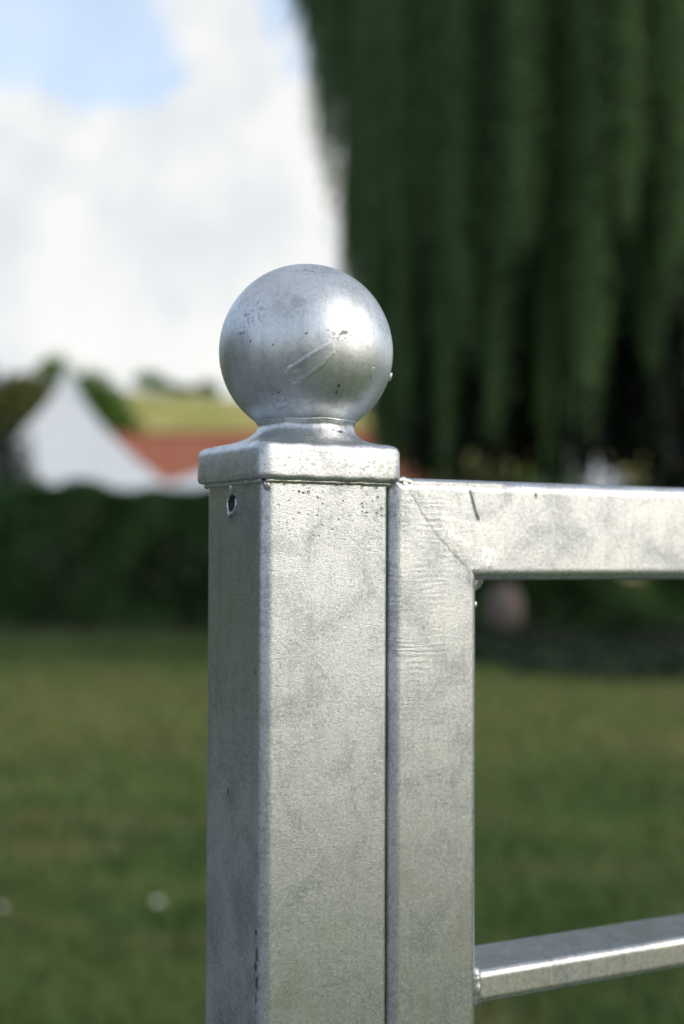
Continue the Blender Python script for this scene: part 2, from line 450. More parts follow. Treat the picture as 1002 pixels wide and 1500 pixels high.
M['ball'] = galv('galvanised_ball', tint=(.63, .67, .70), dark=(.43, .465, .49), marks=bmarks, specks=bspecks, grain=.00006, gscale=700, rough=(.40, .50), fleck=.16, streak=.12, blot=44)

post = empty('gate_post', 'square galvanised steel gate post with a flat cap and ball finial on top', 'post', POST, YAW)

# hollow tube with a drain hole in the left side
ro = [(x + .030, y + .030) for x, y in rrect(.030, .030, .0048) if x < 0]
ro_r = [(x + .030, y + .030) for x, y in rrect(.030, .030, .0022) if x > 0]
k0 = len([1 for x, y in rrect(.030, .030, .0022) if x > 0 and y > 0])
ro = ro_r[:k0] + ro + ro_r[k0:]
ri = [(x + .030, y + .030) for x, y in rrect(.0268, .0268, .0025)]
zs = [-.25, Z0 + .0012]
outer = [[(x, y, z) for x, y in ro] for z in zs]; inner = [[(x, y, z) for x, y in ri] for z in zs]
me = loft([inner[0], outer[0], outer[1], inner[1], inner[0]], False, False)
bm = bmesh.new(); bm.from_mesh(me); bmesh.ops.remove_doubles(bm, verts=bm.verts, dist=1e-6); bmesh.ops.recalc_face_normals(bm, faces=bm.faces); bm.to_mesh(me); bm.free()
tmp = bpy.data.objects.new('tmp_tube', me); col.objects.link(tmp)
cut = bpy.data.objects.new('tmp_cut', tube([(-.01, .0310, zz3(-9.4)), (.012, .0310, zz3(-9.4))], .0042, 28)); col.objects.link(cut)
md = tmp.modifiers.new('b', 'BOOLEAN'); md.object = cut; md.operation = 'DIFFERENCE'; md.solver = 'EXACT'
dg = bpy.context.evaluated_depsgraph_get()
me2 = bpy.data.meshes.new_from_object(tmp.evaluated_get(dg))
bpy.data.objects.remove(tmp); bpy.data.objects.remove(cut)
link('post_tube', me2, M['post'], post, sharp=30)

# rim of zinc around the lower half of the drain hole, with a hanging drop
pts = [(-.0002, .0310 + .0043 * math.cos(a), zz3(-9.4) + .0043 * math.sin(a)) for a in np.linspace(R(150), R(395), 22)]
rim = tube(pts, [.00025 + .00065 * math.sin(math.pi * i / 21) for i in range(22)], 8)
drop = tube([(-.0001, .0325, zz3(-12.2)), (-.0007, .0326, zz3(-13.2)), (-.0006, .0326, zz3(-14.6)), (0, .0326, zz3(-15.6))], [.0004, .0011, .0010, .0002], 10)
run = tube([(.0001, .0318, zz3(-.6)), (-.0003, .0318, zz3(-2.5)), (0, .0318, zz3(-5))], [.0009, .0007, .0003], 8)
for q in (rim, drop, run): link('zinc_drip', q, M['bar'], post, sharp=0)


def bead(path, r, jit, step=.0012):
    """an uneven weld bead along a polyline"""
    out = []; rad = []
    for a, b_ in zip(path[:-1], path[1:]):
        a, b_ = Vector(a), Vector(b_); k = max(2, int((b_ - a).length / step))
        for i in range(k):
            p = a.lerp(b_, i / k); out.append(p + Vector(rng.normal(size=3)) * jit * .35); rad.append(r * (1 + rng.normal() * jit / r * .35))
    out.append(Vector(path[-1])); rad.append(r)
    return tube(out, rad, 9)


zb_ = zz3(-.4)
wl = [bead([(.001, -.0004, zb_), (.059, -.0004, zb_)], .0011, .00035), bead([(-.0004, .059, zb_), (-.0004, .001, zb_)], .0011, .00035),
      bead([(.0602, .001, zb_), (.0604, .012, zb_)], .0016, .0005),
      tube([(.0018, .0010, zz3(-.3)), (.0022, .0012, zz3(-2)), (.0030, .0016, zz3(-4)), (.0040, .0022, zz3(-7))], [.0014, .0017, .0015, .0003], 12)]
link('weld_bead', join(wl), M['weld'], post, sharp=0)

# cap: square rim with rounded edges sweeping up into a round neck
CC = (.0308, .030); NC = (.034, .028)


def super_ring(half, rc, z, n=96, morph=0.0, rad=None):
    P = []
    per = rrect(half, half, max(min(rc, half * .999), .0005), 10, .0008)
    # resample the rounded square by angle
    for k in range(n):
        a = 2 * math.pi * (k + .5) / n; ca, sa = math.cos(a), math.sin(a)
        lo = half / max(abs(ca), abs(sa)); x, y = lo * ca, lo * sa
        q = half - rc
        if abs(x) > q and abs(y) > q:
            bx, by = math.copysign(q, x), math.copysign(q, y)
            bb = ca * bx + sa * by; cc2 = bx * bx + by * by - rc * rc
            lo = bb + math.sqrt(max(bb * bb - cc2, 0)); x, y = lo * ca, lo * sa
        if rad is not None:
            x = x * (1 - morph) + rad * ca * morph; y = y * (1 - morph) + rad * sa * morph
        mx = CC[0] * (1 - morph) + NC[0] * morph; my = CC[1] * (1 - morph) + NC[1] * morph
        P.append((mx + x, my + y, z))
    return P


prof = [(.0268, .0, 0, 0, None), (.0310, .0, 0, 0, None), (.0326, .0003, 0, 0, None), (.0332, .0010, 0, 0, None), (.0334, .0022, 0, 0, None), (.0334, .0030, 0, 0, None), (.0334, .0124, 0, 0, None), (.0332, .0138, 0, 0, None),
        (.0326, .0150, 0, 0, None), (.0314, .0158, 0, 0, None), (.0300, .0163, 0, .02, .030), (.0285, .0169, 0, .08, .0285), (.0270, .0177, 0, .22, .0268), (.0256, .0188, 0, .46, .0252),
        (.0244, .0201, 0, .74, .0238), (.0235, .0214, 0, .92, .0227), (.023, .0228, 0, 1, .0219), (.023, .0242, 0, 1, .0214), (.023, .0254, 0, 1, .0213), (.023, .0262, 0, 1, .0217), (.023, .0268, 0, 1, .0222),
        (.023, .0274, 0, 1, .0223), (.023, .0281, 0, 1, .0219), (.02, .0286, 0, 1, .019)]
rings = []
for (half, z, _, mo, rd) in prof:
    half = half + (.0006 if half > .029 else 0)
    rg_ = super_ring(half, .0030 if half > .029 else .0030 + (.0298 - half) * 1.4, Z0 + z, 96, mo, rd)
    rings.append([(x + .00018 * math.sin(x * 900 + z * 300) * (1 if z > .0095 else .5), y + .00018 * math.sin(y * 760), zq + .00022 * math.sin(x * 410 + 1) + .00018 * math.sin(y * 530)) for x, y, zq in rg_])
link('cap', loft(rings), M['cap'], post, sharp=0)

# ball
bm = bmesh.new(); bmesh.ops.create_uvsphere(bm, u_segments=128, v_segments=80, radius=BALL_R)
for v in bm.verts:
    p = v.co; k = 1 + .0022 * math.sin(p.x * 120 + 1.3) * math.sin(p.z * 95) + .0014 * math.sin(p.y * 170 + p.z * 140)
    v.co = p * k
me = bpy.data.meshes.new('m'); bm.to_mesh(me); bm.free()
ball = link('ball_finial', me, M['ball'], post, sharp=0); ball.location = BALL_C
# teardrop shaped run of zinc on the ball and a few frozen bumps
loop = [(488, 500), (474, 508), (458, 518), (445, 527), (435, 534), (424, 540), (421, 546), (423, 553), (430, 557), (438, 557), (447, 553), (456, 546), (464, 541), (473, 534), (482, 524), (488, 516)]
cdir = Vector(on_ball(455, 530)) - Vector(BALL_C); cdir.normalize()
ex = cdir.cross(Vector((0, 0, 1))).normalized(); ey = ex.cross(cdir)          # tangent frame on the ball


def tang(px, py):
    q = (Vector(on_ball(px, py)) - Vector(BALL_C)); return (q.dot(ex) * 1000, q.dot(ey) * 1000)


def dist_loop(px, pz, poly):
    d = np.full(px.shape, 1e9); ins = np.zeros(px.shape, bool)
    for (ax, az), (bx, bz_) in zip(poly[:-1], poly[1:]):
        vx, vz = bx - ax, bz_ - az; l2 = vx * vx + vz * vz + 1e-12
        q = np.clip(((px - ax) * vx + (pz - az) * vz) / l2, 0, 1)
        d = np.minimum(d, np.hypot(ax + q * vx - px, az + q * vz - pz))
        cr = ((az > pz) != (bz_ > pz)) & (px < (bx - ax) * (pz - az) / (bz_ - az + 1e-12) + ax)
        ins ^= cr
    return d, ins


LP = [tang(*q) for q in loop] + [tang(*loop[0])]
px_, pz_ = zip(*LP)
gx, gz = np.meshgrid(np.linspace(min(px_) - 4, max(px_) + 4, 110), np.linspace(min(pz_) - 4, max(pz_) + 4, 100))
wig = .25 * np.sin(gx * 1.7) * np.sin(gz * 2.1 + .6)
d, ins = dist_loop(gx + wig, gz - wig, LP)
hx_, hz_ = tang(430, 546); tx_, tz_ = tang(492, 492)
along = np.clip(((gx - tx_) * (hx_ - tx_) + (gz - tz_) * (hz_ - tz_)) / ((hx_ - tx_) ** 2 + (hz_ - tz_) ** 2), 0, 1)
h = -.08 + (.03 + .20 * along) * np.exp(-(d / .95) ** 2) + np.where(ins, .05 + .08 * along, .05 + .08 * along) * np.exp(-(np.where(ins, 0, d) / 1.3) ** 2)
h += .22 * np.exp(-((gx - hx_) ** 2 + (gz - hz_) ** 2) / 2.6)
P = cdir[0], cdir[1], cdir[2]
V3 = np.stack([gx, gz], -1).reshape(-1, 2) * MM
base = V3[:, :1] * np.array(ex) + V3[:, 1:] * np.array(ey)
nrm_ = base + np.array(cdir) * np.sqrt(np.maximum(BALL_R ** 2 - (V3 ** 2).sum(1), 1e-9))[:, None]
kx, ky_, kz_ = nrm_[:, 0], nrm_[:, 1], nrm_[:, 2]
dent = 1 + .0022 * np.sin(kx * 120 + 1.3) * np.sin(kz_ * 95) + .0014 * np.sin(ky_ * 170 + kz_ * 140)     # follow the ball's own unevenness
nrm_ = nrm_ * dent[:, None] * (1 + h.reshape(-1, 1) * MM / BALL_R)
ny_, nx_ = gx.shape; idx = np.arange(nx_ * ny_).reshape(ny_, nx_)
Fq = np.stack([idx[:-1, :-1], idx[1:, :-1], idx[1:, 1:], idx[:-1, 1:]], -1).reshape(-1, 4)
o = link('zinc_drip', mesh_np(nrm_, Fq[:, ::-1]), M['ball'], post, sharp=0); o.location = BALL_C


def lump(px, py, r, flat=.5):
    p = Vector(on_ball(px, py)) - Vector(BALL_C); nrm = p.normalized()
    bm = bmesh.new(); bmesh.ops.create_icosphere(bm, subdivisions=3, radius=r)
    q = nrm.to_track_quat('Z', 'Y').to_matrix()
    for v in bm.verts: v.co = p * .999 + q @ Vector((v.co.x, v.co.y * 1.6, v.co.z * flat))
    me = bpy.data.meshes.new('m'); bm.to_mesh(me); bm.free(); return me


for a in ((572, 552, .0013, .5), (546, 546, .0016, .12)):
    o = link('zinc_drip', lump(*a), M['ball'], post, sharp=0); o.location = BALL_C

# base plate on the ground
link('base_plate', loft([[(x + .03, y + .03, z) for x, y in rrect(.07, .07, .006)] for z in (.001, .011)]), M['gate'], post)

# ------------------------------------------------------------------ gate
gate = empty('metal_gate', 'galvanised steel gate of rectangular tube hung beside the ball topped post', 'gate', POST, YAW)
GX0, GX1, GD = .0613, .1077, .040
ZT, ZB, GEND = zz3(2.8), zz3(-42.4), 1.20
hs, hr = (GX1 - GX0) / 2, (ZT - ZB) / 2
xc, zc = (GX0 + GX1) / 2, (ZT + ZB) / 2
GB = .16                                          # underside of the bottom rail
zcb = GB + hr; xe = GEND - hs
ps = [(x, y + GD / 2) for x, y in rrect(hs, GD / 2, .0052)]
pr = [(z, y + GD / 2) for z, y in rrect(hr, GD / 2, .0052)]
for xm, sg in ((xc, 1), (xe, -1)):
    link('stile', loft([[(xm + u, y, zcb + u * sg * hr / hs) for u, y in ps], [(xm + u, y, zc - u * sg * hr / hs) for u, y in ps]]), M['gate'], gate)
link('top_rail', loft([[(xc - v * hs / hr, y, zc + v) for v, y in pr], [(xe + v * hs / hr, y, zc + v) for v, y in pr]]), M['gate'], gate)
link('bottom_rail', loft([[(xc + v * hs / hr, y, zcb + v) for v, y in pr], [(xe - v * hs / hr, y, zcb + v) for v, y in pr]]), M['gate'], gate)
bz = .0072
pb = [(z, y + .0215) for z, y in rrect(bz, .0195, .0030)]
for k in range(4):
    zk = zz3(-224.3) - k * .205
    link('crossbar', loft([[(GX1 - .001, y, zk + v) for v, y in pb], [(GEND - 2 * hs + .001, y, zk + v) for v, y in pb]]), M['bar'], gate)
    # uneven fillet of weld where the bar meets the stile
    fl = [bead([(GX1 + .0003, .0032, zk - bz), (GX1 + .0003, .0026, zk), (GX1 + .0003, .0032, zk + bz), (GX1 + .0003, .020, zk + bz + .0002), (GX1 + .0003, .038, zk + bz)], .0022, .0004)]
    link('weld_bead', join(fl), M['weld'], gate, sharp=0)
# hinges low on the post
for zk in (.86, .30):
    link('hinge', join([tube([(.0607, .052, zk - .03), (.0607, .052, zk + .03)], .007, 16), loft([[(.0607 + x, .042 + y, zk + z) for x, y in rrect(.003, .012, .002)] for z in (-.02, .02)])]), M['bar'], gate)


# ground-down weld at the mitre: relief that rises out of the faces of stile and rail
def dist_poly(px, pz, poly):
    d = np.full(px.shape, 1e9); side = np.zeros(px.shape); tt = np.zeros(px.shape); L = 0
    for (ax, az), (bx, bz_) in zip(poly[:-1], poly[1:]):
        vx, vz = bx - ax, bz_ - az; l2 = vx * vx + vz * vz
        u = np.clip(((px - ax) * vx + (pz - az) * vz) / l2, 0, 1)
        qx, qz = ax + u * vx - px, az + u * vz - pz; dd = np.hypot(qx, qz)
        sgn = np.sign((px - ax) * vz - (pz - az) * vx)
        better = dd < d; d = np.where(better, dd, d); side = np.where(better, sgn, side); tt = np.where(better, L + u, tt); L += 1
    return d, side, tt / L


def sst(x, a, b_):
    u = np.clip((x - a) / (b_ - a), 0, 1); return u * u * (3 - 2 * u)


gx, gz = np.meshgrid(np.linspace(67.6, 122, 190), np.linspace(-48, 1.2, 160))
nzx = .5 * np.sin(gz * .9 + gx * .25) + .35 * np.sin(gx * 1.3 - gz * .7)
A = [(67.4, .6), (72, -7), (78, -15.5), (86, -25), (96, -34), (107.5, -44.6)]
Bc = [(102.2, 1.6), (104.0, -5), (105.6, -10), (107.4, -15), (110, -19), (112, -27), (112, -34), (107.5, -44.6)]
dA, sA, _ = dist_poly(gx, gz, A); dB, sB, tB = dist_poly(gx, gz, Bc)
inA = sst(np.where(sA < 0, dA, -dA) + nzx * .3, -.6, 2.2); inB = sst(np.where(sB > 0, dB, -dB) + nzx * .2, -.6, 3.0)
h = -.10 + .20 * inA * inB + .02 * nzx * inA * inB
h += .07 * inA * inB * np.exp(-((dA - 6) / 3.0) ** 2)                                   # second grinding pass beside the seam
ridge = np.exp(-(dB / .95) ** 2) * sst(tB, .0, .08) * (1 - sst(tB, .36, .46)); h += .75 * ridge      # crescent fold at the top
h -= .35 * np.exp(-((dB - 1.7) / .7) ** 2) * (sB < 0) * (1 - sst(tB, .36, .46))
bl = np.exp(-(((gx - 112) / 4.2) ** 2 + ((gz + 34.5) / 5.5) ** 2)); h += .55 * bl + .1 * bl * nzx          # knob near the inner corner
bl2 = np.exp(-(((gx - 106.5) / 5) ** 2 + ((gz + 40.5) / 3.6) ** 2)); h += .5 * bl2
outside = (gx > GX1 * 1000 - 4.6) & (gz < ZB * 1000 - Z0 * 1000 + 5.0)
h = np.where(outside, -3.0, h)
fade = np.minimum(sst(gx, 67.6, 69.6), 1) * sst(-gx, -122, -119) * sst(gz, -48, -46) * sst(-gz, .6, 2.4)
h = np.where(outside, h, h * fade - .2 * (1 - fade))
V = np.stack([gx * MM, -h * MM, Z0 + gz * MM], -1).reshape(-1, 3); ny_, nx_ = gx.shape
idx = np.arange(nx_ * ny_).reshape(ny_, nx_)
Fq = np.stack([idx[:-1, :-1], idx[:-1, 1:], idx[1:, 1:], idx[1:, :-1]], -1).reshape(-1, 4)
Fq = Fq[~outside.reshape(-1)[Fq].any(1)]
link('mitre_weld', mesh_np(V, Fq), M['gate'], gate, sharp=0)
# fillet in the inner corner, top corner fold and some spatter
fil = [bead([(GX1 + .0004, .0040, ZB - .0004), (GX1 + .0004, .020, ZB - .0004), (GX1 + .0004, .0375, ZB - .0004)], .0046, .0004),
       bead([(GX0 + .0028, .0022, ZT - .0018), (GX0 + .007, .0015, ZT - .0012), (GX0 + .012, .002, ZT - .0022)], .0016, .0005),
       bead([(GX1 + .0002, .004, zz3(-52)), (GX1 + .0004, .004, zz3(-54.5))], .0009, .0002)]
for f_ in fil: link('weld_bead', f_, M['weld'], gate, sharp=0)


# ------------------------------------------------------------------ vegetation
def limb_mesh(pts, r0_, r1_, n=9):
    k = len(pts)
    return tube(pts, [r0_ + (r1_ - r0_) * i / (k - 1) for i in range(k)], n)


def crown_points(n, blobs):
    """leaf positions spread through lumpy ellipsoids, denser to the outside"""
    out = []
    wts = np.array([b_[3] * b_[4] * b_[5] for b_ in blobs]) ** .66; wts /= wts.sum()
    for b_, k in zip(blobs, rng.multinomial(n, wts)):
        d = rng.normal(size=(k, 3)); d /= np.linalg.norm(d, axis=1, keepdims=True)
        rad = rng.uniform(.35, 1.0, k) ** .6
        lumpy = 1 + .16 * np.sin(d[:, 0] * 6 + b_[0]) * np.sin(d[:, 2] * 7 + b_[1]) + .10 * np.sin(d[:, 1] * 11 + b_[2])
        out.append(np.array(b_[:3]) + d * np.array(b_[3:6]) * (rad * lumpy)[:, None])
    return np.concatenate(out)


def tree(name, label, cat, loc, h, blobs, mat, n, leaf, trunk_r=.2, group=None):
    """blobs relative to loc: x,y,z,rx,ry,rz"""
    t_ = empty(name, label, cat, loc, 0, group)
    top = blobs[0][2]
    pts = [(math.sin(i * 1.7) * .06 * i, math.cos(i * 2.1) * .05 * i, -.2 + (top + .2) * i / 6) for i in range(7)]
    link('trunk', limb_mesh(pts, trunk_r, trunk_r * .3), M['bark'], t_, sharp=0)
    for i, b_ in enumerate(blobs[1:5]):
        s0 = Vector(pts[2 + i % 3]); e = Vector(b_[:3])
        mid = s0.lerp(e, .5) + Vector((0, 0, .12 * (e - s0).length))
        link('limb', limb_mesh([s0, mid, e], trunk_r * .45, trunk_r * .12, 7), M['bark'], t_, sharp=0)
    C = crown_points(n, blobs)
    link('crown', cards_mesh(cards(C, rng.uniform(.6, 1.3, n) * leaf, .6)), mat, t_, smooth=False)
    return t_


def px_size(Y): return Y / FPX


# clipped hedge along the far edge of the lawn
hedge = empty('hedge', 'long dark green clipped hedge along the far edge of the lawn', 'hedge', (0, 20.7, 0))
n = 150000
x = rng.uniform(-15, 15, n); u = rng.uniform(0, 1, n)
face = rng.uniform(0, 1, n)
top = 2.12 + .04 * np.sin(x * 1.1) + .05 * np.sin(x * 2.9 + 1) + .05 * np.sin(x * 6.1)
dep = np.where(face < .55, np.abs(rng.normal(0, .16, n)), rng.uniform(0, 1.5, n))
z = np.where(face < .55, .03 + (top - .03) * rng.uniform(0, 1, n), np.where(face < .8, top - np.abs(rng.normal(0, .12, n)), .05 + (top - .05) * rng.uniform(0, 1, n)))
lump_ = .14 * np.sin(x * 2.3 + z * 3) + .10 * np.sin(x * 5.1 - z * 4.2)
hollow = np.exp(-((z - .30) / .45) ** 2) * .30                       # the foot of the hedge is thin and set back
C = np.stack([x, dep + lump_ + hollow - .02 + .42 * np.clip(z - .7, 0, 2) / 1.4, z], 1)          # sides lean back towards the top
C = C[(rng.uniform(0, 1, n) > .12 * np.exp(-((z - .2) / .2) ** 2))]
# unseen return of the hedge on the left, added for the metal's reflections
k = 52000
yb = rng.uniform(-22, 1.2, k); tp = 2.1 + .08 * np.sin(yb * 1.3) + .06 * np.sin(yb * 3.1)
C2 = np.stack([-14.4 - np.abs(rng.normal(0, .3, k)) + .12 * np.sin(yb * 2.1), yb, .1 + (tp - .1) * rng.uniform(0, 1, k) ** .85], 1)
C = np.concatenate([C, C2])
link('foliage', cards_mesh(cards(C, rng.uniform(.08, .15, len(C)), .7)), M['hedge'], hedge, smooth=False)
st = []
for k in range(46):
    xk = -14.6 + 29.2 * k / 45 + rng.normal() * .1
    st.append(limb_mesh([(xk, .75 + rng.normal() * .1, -.1), (xk + rng.normal() * .1, .75, .8), (xk + rng.normal() * .25, .7 + rng.normal() * .1, 1.8)], .045, .012, 7))
link('stems', join(st), M['bark'], hedge, sharp=0)['kind'] = 'stuff'

# low dark leaves added as the willow's shade on the lawn
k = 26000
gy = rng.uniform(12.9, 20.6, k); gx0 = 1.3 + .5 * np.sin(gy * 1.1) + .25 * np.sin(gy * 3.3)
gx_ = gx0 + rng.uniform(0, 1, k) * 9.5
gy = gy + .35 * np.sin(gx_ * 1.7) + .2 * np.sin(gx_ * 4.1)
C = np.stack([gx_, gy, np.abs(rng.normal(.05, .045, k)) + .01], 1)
link('shade_leaves', cards_mesh(cards(C, rng.uniform(.06, .12, k), .8)), M['shrub'], kind='stuff', label='low dark green leaves standing in for the shade under the willow', cat='ground cover', smooth=False)

# willow with hanging curtains
WY, WX, WR = 17.2, 5.0, 5.2
willow = empty('weeping_willow', 'huge weeping willow with long dark green hanging branches at the right', 'tree', (WX, WY, 0))


def strand_cards(tops, lens, spacing, leaf, wid, sway=.05):
    """narrow hanging leaves along many strands; tops (n,3)"""
    Cs, Ds = [], []
    for tp, L in zip(tops, lens):
        k = max(4, int(L / spacing)); s = np.linspace(0, L, k)
        ph = rng.uniform(0, 6.28, 2); am = rng.uniform(.3, 1) * sway
        p = np.stack([tp[0] + am * np.sin(s * 1.1 + ph[0]) + am * .3 * np.sin(s * 3.7), tp[1] + am * np.sin(s * .9 + ph[1]), tp[2] - s], 1)
        Cs.append(p + rng.normal(size=p.shape) * .012)
    C = np.concatenate(Cs); n = len(C)
    a = np.stack([rng.normal(0, .45, n), rng.normal(0, .45, n), -np.ones(n)], 1); a /= np.linalg.norm(a, axis=1, keepdims=True)
    b_ = np.cross(a, rng.normal(size=(n, 3))); b_ /= np.linalg.norm(b_, axis=1, keepdims=True)
    l = rng.uniform(.7, 1.3, (n, 1)) * leaf; wq = rng.uniform(.7, 1.3, (n, 1)) * wid
    return np.stack([C, C + a * l * .4 + b_ * wq * .5, C + a * l, C + a * l * .4 - b_ * wq * .5], 1).reshape(-1, 3)


def tassel(px, Y, ptop, pbot, wpx, ns, mat='willow', leaf=.11, wid=.024, spacing=.055):
    T = at(px, ptop, Y); Bp = at(px, pbot, Y); wm = wpx * px_size(Y)
    ns = int(ns * 1.5)
    tops = np.stack([rng.normal(T.x, wm * .25, ns), rng.normal(Y, max(.10, wm * .25), ns), rng.normal(T.z, .25, ns)], 1)
    L0 = T.z - Bp.z
    lens = L0 * (1 - np.abs(rng.normal(0, .13, ns))); lens = np.maximum(lens, .5)
    lens = np.minimum(lens, tops[:, 2] - .9)
    tops -= np.array([WX, WY, 0])
    V = strand_cards(tops, lens, spacing, leaf, wid)
    link('hanging_branch', cards_mesh(V), M[mat], willow, smooth=False)


# left edge of the crown, thinner towards the sky
for a in ((452, 16.6, -260, 45, 24, 34), (474, 16.5, -250, 105, 30, 40), (498, 16.4, -240, 135, 34, 50), (484, 16.0, -250, 290, 16, 8), (506, 16.3, -260, 310, 18, 12), (530, 15.2, -230, 470, 20, 46), (513, 15.6, 150, 425, 20, 30), (540, 16.2, -240, 330, 40, 60),
          (436, 16.8, -260, 20, 22, 24), (462, 16.6, -240, 165, 20, 16), (476, 16.2, -240, 235, 18, 16), (514, 16.0, -240, 345, 18, 20), (470, 16.3, 20, 190, 14, 8), (490, 15.8, -240, 215, 16, 14), (522, 15.7, -240, 260, 22, 26), (497, 15.6, 60, 240, 12, 7), (505, 15.4, 270, 405, 16, 16), (556, 14.6, -240, 620, 32, 50), (545, 16.0, -260, 540, 24, 40), (580, 15.4, -230, 690, 36, 60), (556, 15.0, 200, 668, 24, 50), (572, 14.8, 250, 680, 22, 50), (600, 15.0, 250, 676, 26, 50), (625, 15.2, 250, 684, 26, 46)): tassel(*a)
# front curtains: bright tassels with dark gaps
for a in ((596, 13.9, -200, 600, 40, 50), (622, 13.7, -200, 330, 30, 30), (655, 13.4, -200, 630, 34, 40), (682, 12.9, -200, 480, 42, 60), (726, 12.9, -200, 590, 34, 50), (765, 12.4, -210, 345, 46, 66), (742, 12.8, -200, 180, 30, 30), (800, 13.3, -200, 650, 30, 34),
          (858, 12.3, -200, 565, 44, 70), (838, 12.6, -200, 300, 30, 34), (900, 12.9, -200, 470, 30, 34), (918, 12.1, -220, 290, 46, 54), (952, 12.6, -200, 520, 34, 40), (985, 12.2, -200, 380, 44, 54), (1030, 12.4, -200, 600, 40, 50),
          (1080, 12.6, -200, 560, 40, 50), (1140, 12.8, -200, 600, 50, 50), (1210, 13.2, -200, 600, 60, 50)): tassel(*a)
# inner curtains further back, the crown's shade put into their leaf colour
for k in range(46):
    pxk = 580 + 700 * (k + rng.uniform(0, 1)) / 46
    tassel(pxk, rng.uniform(14.5, 18.5), -330, rng.uniform(590, 672), 60, 30, 'willow_shade', .20, .06, .10)
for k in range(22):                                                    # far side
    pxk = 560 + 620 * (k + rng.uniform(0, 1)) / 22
    tassel(pxk, rng.uniform(19, 21.5), -230, rng.uniform(560, 668), 70, 28, 'willow_shade', .26, .08, .12)
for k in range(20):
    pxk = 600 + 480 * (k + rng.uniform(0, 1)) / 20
    tassel(pxk, rng.uniform(13.6, 17), 350, rng.uniform(655, 682) if pxk < 930 else rng.uniform(700, 740), 46, 34, 'willow_shade', .18, .06, .08)
wt = [(.3, 0, -.2), (.15, .05, .8), (-.05, 0, 2.0), (.1, .1, 3.3), (0, 0, 4.6)]
link('trunk', tube(wt, [.62, .46, .40, .36, .3], 16), M['bark'], willow, sharp=0)
for k in range(9):
    a = 2 * math.pi * k / 9 + .3; ro_ = WR * rng.uniform(.7, .92); zt = rng.uniform(7.2, 8.8)
    p0 = Vector((0, 0, rng.uniform(2.8, 4.4))); p3 = Vector((math.cos(a) * ro_, math.sin(a) * ro_, zt))
    p1 = p0.lerp(p3, .35) + Vector((0, 0, 1.4)); p2 = p0.lerp(p3, .7) + Vector((0, 0, 1.3))
    link('limb', limb_mesh([p0, p1, p2, p3], .2, .04, 8), M['bark'], willow, sharp=0)
# leafy dome above the curtains
C = crown_points(16000, [(0, 0, 8.2, 5.0, 4.9, 1.8), (-2, -1, 8.8, 2.6, 2.6, 1.5), (2, 1, 9.1, 2.8, 2.8, 1.6)])
link('crown', cards_mesh(cards(C, rng.uniform(.14, .3, len(C)), .3)), M['willow'], willow, smooth=False)

# trees and shrubs at the left
p = at(112, 815, 72); s = px_size(72)
tree('leafy_tree', 'tall bright green leafy tree rising behind the pointed white marquee', 'tree', (p.x, 72, 0), 11,
     [(0, 0, 7.2, 2.3, 2.2, 3.2), (-1.2, 0, 9.9, 1.25, 1.2, 1.5), (.7, 0, 9.4, 1.2, 1.2, 1.1), (1.7, 0, 7.9, 1.3, 1.2, 1.6), (2.6, .2, 6.6, 1.3, 1.2, 1.5), (-2.3, 0, 7.0, 1.3, 1.2, 2.0)], M['tree'], 9000, .32, .25)
p = at(14, 815, 48)
tree('olive_tree', 'dull olive brown tree at the left edge behind the marquee', 'tree', (p.x, 48, 0), 7.4,
     [(0, 0, 4.6, 1.4, 1.3, 2.6), (-1.2, 0, 5.9, 1.2, 1.1, 1.5), (.35, 0, 6.2, .95, .9, 1.1), (-2.0, 0, 4.8, 1.3, 1.2, 2.2)], M['olive'], 8000, .3, .22)
p = at(-95, 815, 62)
tree('olive_tree', 'broad dull green tree beyond the left edge of the lawn', 'tree', (p.x, 62, 0), 9,
     [(0, 0, 6.5, 2.6, 2.2, 3.6), (-2, 0, 7.6, 2, 1.6, 2.4), (1.2, 0, 8.0, 1.5, 1.4, 1.8)], M['shrub'], 6000, .32, .24)
p = at(32, 815, 33)
tree('dark_shrub', 'dark rounded shrub in front of the left foot of the marquee', 'shrub', (p.x, 33, 0), 3.3,
     [(-.2, 0, 2.9, .5, .5, 1.3), (-.6, 0, 2.6, .6, .6, 1.5), (.35, 0, 2.2, .42, .4, .75), (.1, 0, 2.0, .6, .5, 1.0)], M['shrub'], 5200, .13, .08)
for (px, pyt, Y, rx, hh, lab) in ((218, 556, 212, 2.6, 3.4, 'small dark bush on the skyline of the yellow green hill'), (303, 578, 214, 1.7, 2.6, 'low dark bush on the hill skyline beside the ball finial'),
                                  (262, 574, 214, 2.2, 1.7, 'flat green bush on the hill skyline between two taller ones')):
    p = at(px, pyt, Y); gz_ = hill_z(p.x, Y); hh = max(hh, p.z - gz_)
    tree('hill_bush', lab, 'bush', (p.x, Y, gz_), hh, [(0, 0, hh * .6, rx, rx, hh * .45), (rx * .6, 0, hh * .45, rx * .7, rx * .6, hh * .35)], M['tree'], 900, .55, .2)

